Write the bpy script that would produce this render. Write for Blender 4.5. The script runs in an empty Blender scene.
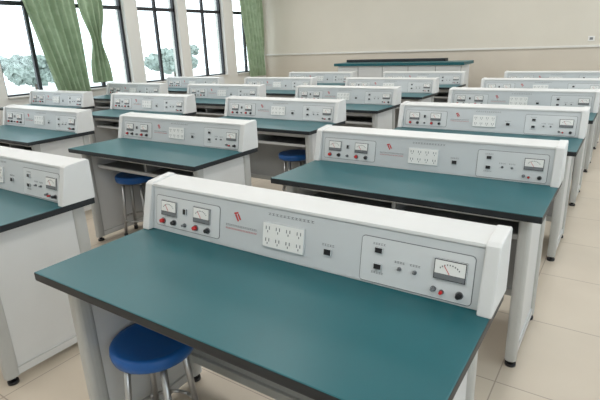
import bpy, bmesh, math, random
from mathutils import Vector, Matrix
random.seed(4)
sc=bpy.context.scene
sc.view_settings.view_transform='Standard'

# ---------------------------------------------------------------- materials
def mat(name,col,rough=.5,metal=0,noise=0,scale=8,bump=0,spec=.5,emit=None):
    m=bpy.data.materials.new(name); m.use_nodes=True
    nt=m.node_tree; b=nt.nodes['Principled BSDF']
    b.inputs['Base Color'].default_value=(*col,1); b.inputs['Roughness'].default_value=rough
    b.inputs['Metallic'].default_value=metal; b.inputs['Specular IOR Level'].default_value=spec
    if noise or bump:
        tc=nt.nodes.new('ShaderNodeTexCoord'); n=nt.nodes.new('ShaderNodeTexNoise')
        n.inputs['Scale'].default_value=scale; n.inputs['Detail'].default_value=4
        nt.links.new(tc.outputs['Object'],n.inputs['Vector'])
        if noise:
            r=nt.nodes.new('ShaderNodeValToRGB')
            r.color_ramp.elements[0].position=.3; r.color_ramp.elements[1].position=.7
            r.color_ramp.elements[0].color=(*[c*(1-noise) for c in col],1)
            r.color_ramp.elements[1].color=(*[min(1,c*(1+noise)) for c in col],1)
            nt.links.new(n.outputs['Fac'],r.inputs['Fac']); nt.links.new(r.outputs['Color'],b.inputs['Base Color'])
        if bump:
            bp=nt.nodes.new('ShaderNodeBump'); bp.inputs['Strength'].default_value=bump; bp.inputs['Distance'].default_value=.01
            nt.links.new(n.outputs['Fac'],bp.inputs['Height']); nt.links.new(bp.outputs['Normal'],b.inputs['Normal'])
    if emit:
        b.inputs['Emission Color'].default_value=(*emit[0],1); b.inputs['Emission Strength'].default_value=emit[1]
    return m
M_TEAL=mat('teal_laminate',(.010,.100,.118),.36,noise=.05,scale=3,spec=.4)
M_EDGE=mat('dark_edge_band',(.010,.014,.018),.45,noise=.1)
M_WHITE=mat('white_powder_coat',(.66,.665,.66),.45,noise=.02,scale=5)
M_FACE=mat('console_face',(.56,.585,.60),.4,noise=.02,scale=4)
M_PANEL=mat('instrument_panel',(.63,.65,.66),.35,noise=.01)
M_LINE=mat('panel_outline',(.16,.17,.18),.5,noise=.02)
M_BLACK=mat('black_plastic',(.012,.012,.014),.35,noise=.05)
M_DIAL=mat('meter_dial',(.8,.8,.78),.3,noise=.01)
M_RED=mat('red_plastic',(.55,.02,.02),.35,noise=.05)
M_SOCK=mat('socket_white',(.8,.8,.78),.35,noise=.01)
M_INNER=mat('grey_board',(.36,.37,.37),.6,noise=.04)
M_ALU=mat('leg_profile',(.50,.51,.50),.35,metal=.2,noise=.03)
M_BLUE=mat('blue_plastic_seat',(.006,.105,.38),.35,noise=.08,scale=12)
M_STEEL=mat('steel_tube',(.5,.5,.5),.3,metal=.8,noise=.03)
M_WALL=mat('painted_wall',(.68,.67,.635),.8,noise=.015,scale=2,bump=.05)
M_WALLB=mat('painted_wall_cream',(.665,.63,.555),.75,noise=.015,scale=2,bump=.05)
M_DADO=mat('dado_cream',(.60,.55,.475),.6,noise=.02,scale=2)
M_TRIM=mat('trim_light',(.7,.69,.66),.5,noise=.02)
M_CEIL=mat('ceiling_white',(.75,.75,.73),.9,noise=.01)
M_FRAME=mat('dark_window_frame',(.02,.022,.028),.4,noise=.05)
M_SILL=mat('sill_stone',(.62,.6,.56),.4,noise=.03)
M_LEAF=mat('foliage',(.28,.34,.31),.8,noise=.2,scale=6)
M_BARK=mat('bark',(.12,.09,.07),.9,noise=.3)
M_GROUND=mat('pale_paving',(.5,.52,.5),.9,noise=.1)
M_ADDED_LAMP=mat('added_tube_glow',(.9,.9,.9),.5,emit=((1,.98,.94),2.0))  # emissive tubes for the added, unseen ceiling fixtures

def floor_mat():
    m=bpy.data.materials.new('floor_tiles'); m.use_nodes=True; nt=m.node_tree; b=nt.nodes['Principled BSDF']
    tc=nt.nodes.new('ShaderNodeTexCoord'); br=nt.nodes.new('ShaderNodeTexBrick')
    br.offset=0; br.inputs['Scale'].default_value=1; br.inputs['Brick Width'].default_value=.6; br.inputs['Row Height'].default_value=.6
    br.inputs['Mortar Size'].default_value=.003; br.inputs['Mortar Smooth'].default_value=.2
    br.inputs['Color1'].default_value=(.58,.505,.41,1); br.inputs['Color2'].default_value=(.56,.485,.395,1); br.inputs['Mortar'].default_value=(.35,.29,.235,1)
    n=nt.nodes.new('ShaderNodeTexNoise'); n.inputs['Scale'].default_value=2.5; n.inputs['Detail'].default_value=6
    mx=nt.nodes.new('ShaderNodeMixRGB'); mx.blend_type='MULTIPLY'; mx.inputs['Fac'].default_value=.22
    rp=nt.nodes.new('ShaderNodeValToRGB'); rp.color_ramp.elements[0].color=(.75,.72,.7,1); rp.color_ramp.elements[0].position=.35;rp.color_ramp.elements[1].position=.65
    L=nt.links.new
    L(tc.outputs['Object'],br.inputs['Vector']); L(tc.outputs['Object'],n.inputs['Vector']); L(n.outputs['Fac'],rp.inputs['Fac'])
    L(br.outputs['Color'],mx.inputs['Color1']); L(rp.outputs['Color'],mx.inputs['Color2']); L(mx.outputs['Color'],b.inputs['Base Color'])
    b.inputs['Roughness'].default_value=.42
    return m
M_FLOOR=floor_mat()
def curtain_mat():
    m=bpy.data.materials.new('sage_curtain'); m.use_nodes=True; nt=m.node_tree; b=nt.nodes['Principled BSDF']
    tc=nt.nodes.new('ShaderNodeTexCoord'); v=nt.nodes.new('ShaderNodeTexNoise'); v.inputs['Scale'].default_value=7
    rp=nt.nodes.new('ShaderNodeValToRGB'); rp.color_ramp.elements[0].color=(.34,.43,.29,1); rp.color_ramp.elements[1].color=(.28,.365,.235,1)
    rp.color_ramp.elements[0].position=.42; rp.color_ramp.elements[1].position=.58
    L=nt.links.new; L(tc.outputs['Object'],v.inputs['Vector']); L(v.outputs['Fac'],rp.inputs['Fac']); L(rp.outputs['Color'],b.inputs['Base Color'])
    b.inputs['Roughness'].default_value=.85
    tr=nt.nodes.new('ShaderNodeBsdfTranslucent'); L(rp.outputs['Color'],tr.inputs['Color'])
    ms=nt.nodes.new('ShaderNodeMixShader'); ms.inputs[0].default_value=.18
    out=nt.nodes['Material Output']; L(b.outputs[0],ms.inputs[1]); L(tr.outputs[0],ms.inputs[2]); L(ms.outputs[0],out.inputs['Surface'])
    return m
M_CURT=curtain_mat()
def glass_mat():
    m=bpy.data.materials.new('window_glass'); m.use_nodes=True; nt=m.node_tree; nt.nodes.remove(nt.nodes['Principled BSDF'])
    t=nt.nodes.new('ShaderNodeBsdfTransparent'); t.inputs[0].default_value=(.93,.96,.97,1); g=nt.nodes.new('ShaderNodeBsdfGlossy'); g.inputs['Roughness'].default_value=.05
    ms=nt.nodes.new('ShaderNodeMixShader'); ms.inputs[0].default_value=.05
    nt.links.new(t.outputs[0],ms.inputs[1]); nt.links.new(g.outputs[0],ms.inputs[2]); nt.links.new(ms.outputs[0],nt.nodes['Material Output'].inputs['Surface'])
    return m
M_GLASS=glass_mat()

# ---------------------------------------------------------------- builder
class MB:
    def __init__(s): s.bm=bmesh.new(); s.mats=[]
    def mi(s,m):
        if m not in s.mats: s.mats.append(m)
        return s.mats.index(m)
    def poly_prism(s,pts,axis,a,b,m,bevel=0,seg=2):
        def P(p,t): return {'x':(t,p[0],p[1]),'y':(p[0],t,p[1]),'z':(p[0],p[1],t)}[axis]
        v0=[s.bm.verts.new(P(p,a)) for p in pts]; v1=[s.bm.verts.new(P(p,b)) for p in pts]
        fs=[s.bm.faces.new(v0),s.bm.faces.new(v1[::-1])]
        n=len(pts)
        for i in range(n): fs.append(s.bm.faces.new((v0[i],v1[i],v1[(i+1)%n],v0[(i+1)%n])))
        k=s.mi(m)
        for f in fs: f.material_index=k
        bmesh.ops.recalc_face_normals(s.bm,faces=fs)
        if bevel:
            es=list({e for f in fs for e in f.edges})
            bmesh.ops.bevel(s.bm,geom=es,offset=bevel,segments=seg,affect='EDGES',profile=.6,clamp_overlap=True)
        return fs
    def box(s,x0,y0,z0,x1,y1,z1,m,bevel=0,M=None):
        if M is None: return s.poly_prism([(x0,y0),(x1,y0),(x1,y1),(x0,y1)],'z',z0,z1,m,bevel)
        before=set(s.bm.verts)
        s.poly_prism([(x0,y0),(x1,y0),(x1,y1),(x0,y1)],'z',z0,z1,m,bevel)
        nv=[v for v in s.bm.verts if v not in before]
        bmesh.ops.transform(s.bm,matrix=M,verts=nv)
    def cyl(s,c,r,h,m,axis=(0,0,1),seg=20,r2=None,M=None):
        q=Vector((0,0,1)).rotation_difference(Vector(axis).normalized()).to_matrix().to_4x4()
        mm=Matrix.Translation(c)@q@Matrix.Translation((0,0,h/2))
        if M is not None: mm=M@mm
        g=bmesh.ops.create_cone(s.bm,cap_ends=True,segments=seg,radius1=r,radius2=r if r2 is None else r2,depth=h,matrix=mm)
        k=s.mi(m)
        for f in {f for v in g['verts'] for f in v.link_faces}:
            f.material_index=k; f.smooth=len(f.verts)==4
    def tube(s,pts,r,m,seg=10):
        for a,b in zip(pts[:-1],pts[1:]):
            a=Vector(a);b=Vector(b); s.cyl(a,r,(b-a).length,m,axis=(b-a),seg=seg)
        k=s.mi(m)
        for p in pts[1:-1]:
            g=bmesh.ops.create_uvsphere(s.bm,u_segments=seg,v_segments=6,radius=r,matrix=Matrix.Translation(p))
            for f in {f for v in g['verts'] for f in v.link_faces}: f.material_index=k; f.smooth=True
    def lathe(s,prof,c,m,seg=36):
        k=s.mi(m); rings=[]
        for r,z in prof:
            if r<1e-5: rings.append([s.bm.verts.new((c[0],c[1],c[2]+z))])
            else: rings.append([s.bm.verts.new((c[0]+r*math.cos(2*math.pi*i/seg),c[1]+r*math.sin(2*math.pi*i/seg),c[2]+z)) for i in range(seg)])
        for A,B in zip(rings[:-1],rings[1:]):
            for i in range(seg):
                j=(i+1)%seg
                if len(A)==1: f=s.bm.faces.new((A[0],B[i],B[j]))
                elif len(B)==1: f=s.bm.faces.new((A[i],B[0],A[j]))
                else: f=s.bm.faces.new((A[i],B[i],B[j],A[j]))
                f.material_index=k; f.smooth=True
    def mesh(s,name):
        me=bpy.data.meshes.new(name); s.bm.normal_update(); s.bm.to_mesh(me); s.bm.free()
        for m in s.mats: me.materials.append(m)
        return me
def obj(name,me,loc=(0,0,0),parent=None,rot=(0,0,0)):
    o=bpy.data.objects.new(name,me); o.location=loc; o.rotation_euler=rot; sc.collection.objects.link(o)
    if parent: o.parent=parent
    return o

# ---------------------------------------------------------------- lab desk
X0,X1=-.02,1.30; D=.59; H=.76
b=MB()
b.box(X0,-.02,H-.030,X1,D,H,M_EDGE,.004)
b.bm.faces.ensure_lookup_table()
k=b.mi(M_TEAL)
for f in b.bm.faces:
    if f.normal.z>.9 or (f.calc_center_median().z>H-.001): f.material_index=k
ME_TOP=b.mesh('tabletop')
b=MB()
def legprofile(x0,x1,y,z0,z1):
    pts=[]
    cx=(x0+x1)/2; rx=(x1-x0)/2; ry=.032
    for i in range(20):
        a=2*math.pi*i/20; pts.append((cx+rx*math.copysign(abs(math.cos(a))**.7,math.cos(a)),y+ry*math.copysign(abs(math.sin(a))**.7,math.sin(a))))
    b.poly_prism(pts,'z',z0,z1,M_ALU)
for (xa,xb) in ((X0+.045,X0+.095),(X1-.095,X1-.045)):
    legprofile(xa,xb,.075,.035,H-.028)
    legprofile(xa,xb,.53,.035,H-.028)
    xm=(xa+xb)/2
    b.box(xm-.010,.10,.06,xm+.010,.505,H-.03,M_WHITE,.002)
    b.box(xa+.006,.07,.035,xb-.006,.54,.075,M_WHITE,.004)
    for y in (.075,.53):
        b.cyl((xm,y,0),.024,.014,M_BLACK,seg=16); b.cyl((xm,y,.012),.012,.03,M_BLACK,seg=12)
b.box(X0+.09,.515,.12,X1-.09,.53,H-.03,M_INNER,.002)
b.box(X0+.09,.12,H-.085,X1-.09,.14,H-.03,M_WHITE,.003)
b.box(X0+.09,.16,.585,X1-.09,.50,.60,M_INNER,.002)
b.box(X0+.09,.14,.585,X1-.09,.16,.61,M_WHITE,.003)
b.box(X0+.62,.16,.60,X0+.64,.50,H-.03,M_INNER)
b.box(X0+.09,.50,.12,X1-.09,.56,.16,M_ALU,.004)
ME_FR=b.mesh('underframe')
YF0,YF1=.448,.478; ZT0,ZT1=H+.172,H+.186
b=MB()
b.poly_prism([(YF0,H),(YF1,ZT0),(YF1+.006,ZT0+.004),(D-.01,ZT1),(D,ZT1-.008),(D,H)],'x',X0+.03,X1-.03,M_WHITE)
for xa,xb in ((X0-.004,X0+.034),(X1-.034,X1+.004)):
    b.poly_prism([(YF0-.028,H+.0),(YF1-.012,ZT0+.004),(YF1+.002,ZT0+.012),(D-.006,ZT1+.008),(D+.004,ZT1),(D+.004,H-.0)],'x',xa,xb,M_WHITE,.005)
b.poly_prism([(YF1-.008,ZT0-.004),(YF1-.006,ZT0+.006),(D-.004,ZT1+.003),(D-.004,ZT1-.006)],'x',X0+.034,X1-.034,M_WHITE,.002)
ME_CON=b.mesh('console_body')
ang=math.atan2(YF1-YF0,ZT0-H)
u=Vector((1,0,0)); v=Vector((0,math.sin(ang),math.cos(ang))); w=u.cross(v)
F=Matrix(((u.x,v.x,w.x,0),(u.y,v.y,w.y,YF0),(u.z,v.z,w.z,H),(0,0,0,1)))
FH=math.hypot(YF1-YF0,ZT0-H)
b=MB()
b.box(X0+.036,.004,0,X1-.036,FH-.008,.003,M_FACE,M=F)
def rpoly(x0,v0,x1,v1,r,n=5):
    pts=[]
    for (cx,cy,a0) in ((x1-r,v0+r,-90),(x1-r,v1-r,0),(x0+r,v1-r,90),(x0+r,v0+r,180)):
        for i in range(n+1):
            a=math.radians(a0+90*i/n); pts.append((cx+r*math.cos(a),cy+r*math.sin(a)))
    return pts
def rbox(x0,v0,x1,v1,z0,z1,m,r):
    before=set(b.bm.verts); b.poly_prism(rpoly(x0,v0,x1,v1,r),'z',z0,z1,m)
    bmesh.ops.transform(b.bm,matrix=F,verts=[q for q in b.bm.verts if q not in before])
def panel(x0,v0,x1,v1,z=.003,m=M_PANEL):
    rbox(x0-.0022,v0-.0022,x1+.0022,v1+.0022,z,z+.0012,M_LINE,.012)
    rbox(x0,v0,x1,v1,z,z+.002,m,.010)
def meter(cx,cv,wd,ht):
    b.box(cx-wd/2-.004,cv-ht/2-.004,.005,cx+wd/2+.004,cv+ht/2+.004,.011,M_BLACK,.0015,M=F)
    b.box(cx-wd/2,cv-ht/2+ht*.28,.011,cx+wd/2,cv+ht/2,.0125,M_DIAL,M=F)
    b.box(cx-wd/2,cv-ht/2,.011,cx+wd/2,cv-ht/2+ht*.26,.0122,M_LINE,M=F)
    for i in range(9):
        a=math.radians(40+i*12.5); r=ht*.62
        px=cx-math.cos(a)*r*1.05; pv=cv-ht*.30+math.sin(a)*r
        b.box(px-.0014,pv-.002,.0124,px+.0014,pv+.002,.0131,M_LINE,M=F)
    R=F@Matrix.Translation((cx,cv-ht*.2,0))@Matrix.Rotation(math.radians(35),4,'Z')
    b.box(-.0008,0,.0126,.0008,ht*.55,.0134,M_RED,M=R)
def knob(cx,cv,r,m,h=.014):
    b.cyl((cx,cv,.005),r*1.3,.003,M_LINE,seg=16,M=F); b.cyl((cx,cv,.007),r,h,m,seg=16,r2=r*.8,M=F)
def textrow(x0,x1,cv,h,n,m=M_LINE,zz=.003):
    st=(x1-x0)/n
    for i in range(n):
        a=x0+i*st
        b.box(a,cv-h/2,zz,a+st*.7,cv-h/2+h*.16,zz+.0008,m,M=F)
        b.box(a,cv+h*.34,zz,a+st*.7,cv+h/2,zz+.0008,m,M=F)
        b.box(a+st*.27,cv-h/2,zz,a+st*.38,cv+h/2,zz+.0008,m,M=F)
panel(.035,.022,.365,.138)
meter(.108,.094,.076,.052); meter(.280,.094,.076,.052)
for x,m in ((.075,M_RED),(.135,M_BLACK),(.250,M_RED),(.310,M_BLACK)): knob(x,.042,.009,m)
knob(.192,.042,.006,M_LINE); b.box(.184,.082,.005,.202,.106,.012,M_BLACK,.002,M=F)
for dx,dv,ln,an in ((0,0,.026,-60),(.010,.004,.022,-60),(-.004,.016,.018,15)):
    R=F@Matrix.Translation((.445+dx,.112+dv,0))@Matrix.Rotation(math.radians(an),4,'Z'); b.box(-ln/2,-.0028,.003,ln/2,.0028,.0042,M_RED,M=R)
textrow(.58,.76,.148,.007,12,M_LINE)
textrow(.395,.535,.082,.0055,18,M_LINE); textrow(.395,.535,.070,.0045,20,M_RED)
b.box(.562,.036,.003,.728,.122,.010,M_SOCK,.003,M=F)
for i in range(4):
    for j in range(2):
        cx=.584+i*.041; cv=.059+j*.040
        b.box(cx-.008,cv-.002,.010,cx-.005,cv+.009,.0105,M_LINE,M=F); b.box(cx+.005,cv-.002,.010,cx+.008,cv+.009,.0105,M_LINE,M=F)
        b.box(cx-.0015,cv-.012,.010,cx+.0015,cv-.005,.0105,M_LINE,M=F)
b.box(.798,.054,.003,.826,.076,.009,M_BLACK,.002,M=F); textrow(.79,.835,.086,.006,5)
panel(.925,.008,1.245,.140)
b.box(.967,.096,.005,.993,.115,.011,M_BLACK,.002,M=F); textrow(.960,1.0,.123,.005,5,zz=.005)
b.box(.967,.048,.005,.993,.067,.011,M_BLACK,.002,M=F); textrow(.960,1.0,.038,.005,5,zz=.005)
for x in (1.045,1.090):
    knob(x,.064,.0045,M_LINE,.010); textrow(x-.016,x+.016,.082,.005,4,zz=.005)
meter(1.185,.091,.080,.050)
knob(1.145,.032,.006,M_LINE); knob(1.168,.028,.005,M_RED); knob(1.215,.030,.008,M_BLACK,.018)
ME_FACE=b.mesh('control_panel')

def desk(x,y,rz=0):
    e=bpy.data.objects.new('lab_desk',None); sc.collection.objects.link(e); e.location=(x,y,0); e.rotation_euler=(0,0,rz); e.empty_display_size=.2
    for n,me in (('tabletop',ME_TOP),('underframe',ME_FR),('console_body',ME_CON),('control_panel',ME_FACE)): obj(n,me,parent=e)
# ---------------------------------------------------------------- stool
b=MB()
b.lathe([(0,.452),(.10,.452),(.125,.457),(.140,.459),(.147,.452),(.149,.435),(.144,.415),(.135,.410),(.133,.425),(0,.425)],(0,0,0),M_BLUE)
b.cyl((0,0,.40),.11,.028,M_BLACK,seg=24)
for i in range(4):
    a=math.pi/4+i*math.pi/2; ca,sa=math.cos(a),math.sin(a)
    b.tube([(.07*ca,.07*sa,.415),(.10*ca,.10*sa,.395),(.135*ca,.135*sa,.02)],.0125,M_STEEL)
    b.cyl((.1365*ca,.1365*sa,0),.016,.03,M_BLACK,seg=12)
ring=[(.124*math.cos(2*math.pi*i/20),.124*math.sin(2*math.pi*i/20),.13) for i in range(21)]
b.tube(ring,.007,M_STEEL,8)
ME_ST=b.mesh('stool')
def stool(x,y,rz=0,sz=1):
    o=obj('round_stool',ME_ST,(x,y,0),rot=(0,0,rz)); o.scale=(1,1,sz)

S=1.28; C=1.8914
for r in range(6):
    for c in (0,-1,-2,-3):
        if c==-3 and r in (0,5): continue
        desk(c*C,r*S)
        if (c,r)==(0,0): stool(.222,.215,.35)
        elif (c,r)==(-1,1): stool(c*C+.215,r*S+.35,.5,1.1)
        elif (c,r)==(-1,2): stool(c*C+.90,r*S+.33,.9,1.05)
        elif r>0 and c!=0: stool(c*C+random.choice((.28,.9)),r*S+.32,random.random())
        elif c==0: stool(.35,r*S+.32,random.random())

# ---------------------------------------------------------------- teacher's bench
b=MB()
PX0,PX1,PY=-3.35,-.85,7.75
b.box(PX0,PY,1.0,PX1,PY+.6,1.05,M_EDGE,.005)
b.bm.faces.ensure_lookup_table(); k=b.mi(M_TEAL)
for f in b.bm.faces: f.material_index=k
b.box(PX0+.06,PY+.05,.08,PX1-.06,PY+.07,1.0,M_WHITE,.003)
b.box(PX0+.06,PY+.07,.08,PX0+.08,PY+.55,1.0,M_WHITE); b.box(PX1-.08,PY+.07,.08,PX1-.06,PY+.55,1.0,M_WHITE)
b.box(PX0+.1,PY+.09,0,PX1-.1,PY+.5,.08,M_BLACK)
for i in range(1,5):
    x=PX0+i*(PX1-PX0)/5; b.box(x-.004,PY+.045,.1,x+.004,PY+.05,.98,M_LINE)
b.box(PX0+.05,PY+.42,1.05,PX1-.45,PY+.58,1.10,M_EDGE,.006)
obj('teacher_bench',b.mesh('teacher_bench'))

# ---------------------------------------------------------------- room shell
WX=-6.1; BY=9.14; RX=2.9; NY=-2.6; CZ=3.2
def one(name,boxes,m=None,bevel=0):
    b=MB()
    for t in boxes: b.box(*t[:6],t[6] if len(t)>6 else m,bevel)
    return obj(name,b.mesh(name))
one('floor',[(WX-.25,NY-.2,-.1,RX+.2,BY+.2,0,M_FLOOR)])
one('ceiling',[(WX-.25,NY-.2,CZ,RX+.2,BY+.2,CZ+.1,M_CEIL)])
SZ=.83; TZ=2.8
wins=[(-.9,.95),(1.2,2.55),(2.9,5.17),(5.45,6.42),(6.66,7.74),(8.06,8.98)]  # first two are out of view, added for light and side view
bx=[(WX-.25,NY-.2,0,WX,BY+.2,SZ,M_WALL),(WX-.25,NY-.2,TZ,WX,BY+.2,CZ,M_WALL)]
ys=NY-.2
for a,c in wins: bx.append((WX-.25,ys,SZ,WX,a,TZ,M_WALL)); ys=c
bx.append((WX-.25,ys,SZ,WX,BY+.2,TZ,M_WALL))
one('wall_left',bx)
one('wall_back',[(WX-.25,BY,0,RX+.2,BY+.2,CZ,M_WALLB),(WX,BY-.004,0,RX,BY,1.20,M_DADO)])
one('trim_1',[(WX,BY-.03,1.20,RX,BY,1.235,M_TRIM)],bevel=.004)
one('baseboard_back',[(WX,BY-.02,0,RX,BY-.004,.1,M_LINE)])
one('baseboard_left',[(WX,NY,0,WX+.015,BY-.02,.1,M_LINE)])
rb=[(RX,NY-.2,0,RX+.2,BY+.2,1.0,M_WALL),(RX,NY-.2,2.7,RX+.2,BY+.2,CZ,M_WALL)]
ys=NY-.2
rw=[(-2.2,.2),(.7,3.1),(3.6,6.0),(6.5,8.7)]  # unseen corridor-side openings, added to let in more light
for a,c in rw: rb.append((RX,ys,1.0,RX+.2,a,2.7,M_WALL)); ys=c
rb.append((RX,ys,1.0,RX+.2,BY+.2,2.7,M_WALL))
one('wall_right',rb)
one('wall_front',[(WX-.25,NY-.2,0,RX+.2,NY,CZ,M_WALL)])
n=1
for a,c in wins:
    b=MB(); x0,x1=WX-.14,WX-.08; t=.045
    trz=2.14
    b.box(x0,a,SZ,x1,a+t,TZ,M_FRAME); b.box(x0,c-t,SZ,x1,c,TZ,M_FRAME)
    b.box(x0,a,SZ,x1,c,SZ+t,M_FRAME); b.box(x0,a,TZ-t,x1,c,TZ,M_FRAME); b.box(x0,a,trz,x1,c,trz+.06,M_FRAME)
    k=max(2,round((c-a)/.55))
    for i in range(1,k):
        y=a+(c-a)*i/k; b.box(x0+.005,y-.026,SZ,x1-.005,y+.026,TZ,M_FRAME)
    b.box(WX-.113,a+t,SZ+t,WX-.107,c-t,TZ-t,M_GLASS)
    b.box(WX-.25,a,SZ,WX+.04,c,SZ+.02,M_SILL)
    obj('window_%d'%n,b.mesh('window')); n+=1
for a,c in rw:  # frames and glass for the added right-wall openings
    b=MB(); t=.05
    b.box(RX+.06,a,1.0,RX+.12,a+t,2.7,M_FRAME); b.box(RX+.06,c-t,1.0,RX+.12,c,2.7,M_FRAME)
    b.box(RX+.06,a,1.0,RX+.12,c,1.0+t,M_FRAME); b.box(RX+.06,a,2.7-t,RX+.12,c,2.7,M_FRAME); b.box(RX+.06,(a+c)/2-.03,1,RX+.12,(a+c)/2+.03,2.7,M_FRAME)
    b.box(RX+.087,a+t,1.05,RX+.093,c-t,2.65,M_GLASS)
    obj('window_%d'%n,b.mesh('window')); n+=1
def curtain(y0t,y1t,y0b,y1b,zt,zb,x,waves=7,tie=None):
    bm=bmesh.new(); NU,NV=110,26; g=[]
    for j in range(NV+1):
        t=j/NV; z=zt+(zb-zt)*t; row=[]
        a=y0t+(y0b-y0t)*t; c=y1t+(y1b-y1t)*t
        if tie:
            k=math.exp(-((t-tie)/.16)**2)*.55; mid=(a+c)/2; a+=(mid-a)*k; c+=(mid-c)*k
        for i in range(NU+1):
            s=i/NU; y=a+(c-a)*s
            row.append(bm.verts.new((x+.05*math.sin(s*waves*2*math.pi+.5*math.sin(t*4))*(.6+.4*t)+.014*math.sin(s*31+t*5),y,z)))
        g.append(row)
    for j in range(NV):
        for i in range(NU):
            f=bm.faces.new((g[j][i],g[j][i+1],g[j+1][i+1],g[j+1][i])); f.smooth=True
    me=bpy.data.meshes.new('curtain'); bm.to_mesh(me); bm.free(); me.materials.append(M_CURT)
    return obj('curtain',me)
cx=WX+.13
curtain(3.15,4.1,3.65,4.2,2.85,.78,cx,7)
curtain(4.12,4.62,4.27,4.66,2.85,.95,cx+.0,4,tie=.65)
curtain(8.05,8.95,8.4,8.95,2.85,.75,cx,6)
b=MB(); b.cyl((cx,NY+.1,2.90),.014,BY-NY-.2,M_TRIM,axis=(0,1,0),seg=12)
for y in (NY+.5,1.1,2.7,5.3,7.9,BY-.3): b.box(WX,y-.015,2.885,cx+.01,y+.015,2.915,M_TRIM)
obj('curtain_rail',b.mesh('curtain_rail'))
b=MB(); b.box(.80,BY-.012,1.30,.90,BY,1.38,M_SOCK,.003); b.box(.825,BY-.016,1.32,.875,BY-.012,1.36,M_LINE); obj('wall_switch',b.mesh('wall_switch'))
for ix in (-4.8,-2.8,-.8,1.4):  # unseen ceiling fixtures, added to brighten the interior
    for iy in (-.8,2.0,4.8,7.4):
        b=MB(); b.box(-.09,-.62,-.05,.09,.62,0,M_TRIM,.004)
        for s in (-.045,.045): b.cyl((s,-.6,-.065),.014,1.2,M_ADDED_LAMP,axis=(0,1,0),seg=12)
        lo=obj('added_ceiling_lamp',b.mesh('added_ceiling_lamp'),(ix,iy,CZ))
        ld=bpy.data.lights.new('added_fill_light','AREA'); ld.shape='RECTANGLE'; ld.size=.3; ld.size_y=1.2; ld.energy=18; ld.color=(1,.975,.94)  # area fill under each added fixture
        l=bpy.data.objects.new('added_fill_light',ld); sc.collection.objects.link(l); l.parent=lo; l.location=(0,0,-.09)
def tree(x,y,h,r):
    b=MB(); b.cyl((0,0,-3),.16,3+h*.6,M_BARK,seg=10,r2=.08)
    k=b.mi(M_LEAF)
    for i in range(34):
        a=random.random()*6.28; rr=r*random.random()**.5; zz=h*(.1+.85*random.random())
        g=bmesh.ops.create_icosphere(b.bm,subdivisions=3,radius=r*(.12+.16*random.random()),matrix=Matrix.Translation((rr*math.cos(a),rr*math.sin(a),zz)))
        for q in g['verts']: q.co+=Vector((random.uniform(-1,1),random.uniform(-1,1),random.uniform(-1,1)))*.14
        for f in {f for v in g['verts'] for f in v.link_faces}: f.material_index=k
    obj('tree',b.mesh('tree'),(x,y,0))
for x,y,h,r in ((-26,14,1.3,1.7),(-28,26,1.5,1.9),(-32,45,1.8,3.0)): tree(x,y,h,r)
b=MB(); b.box(-80,-40,-3.1,WX-.3,90,-3.0,M_GROUND); obj('ground_outside',b.mesh('ground_outside'))

# ---------------------------------------------------------------- world, camera
W=bpy.data.worlds.new('overcast'); sc.world=W; W.use_nodes=True
bg=W.node_tree.nodes['Background']; bg.inputs[0].default_value=(.90,.96,1,1); bg.inputs[1].default_value=3.3
cd=bpy.data.cameras.new('camera'); cam=bpy.data.objects.new('camera',cd); sc.collection.objects.link(cam); sc.camera=cam
f=481.48; cd.sensor_width=36; cd.lens=f*36/600; cd.clip_start=.05
yaw,pit,rol=.6003,.3123,-.0401
d=Vector((-math.sin(yaw)*math.cos(pit),math.cos(yaw)*math.cos(pit),-math.sin(pit)))
r=Vector((math.cos(yaw),math.sin(yaw),0)); uu=r.cross(d)
r2=r*math.cos(rol)+uu*math.sin(rol); u2=-r*math.sin(rol)+uu*math.cos(rol)
Mx=Matrix((r2,u2,-d)).transposed().to_4x4(); Mx.translation=(1.5108,-.7045,.6719+.76)
cam.matrix_world=Mx
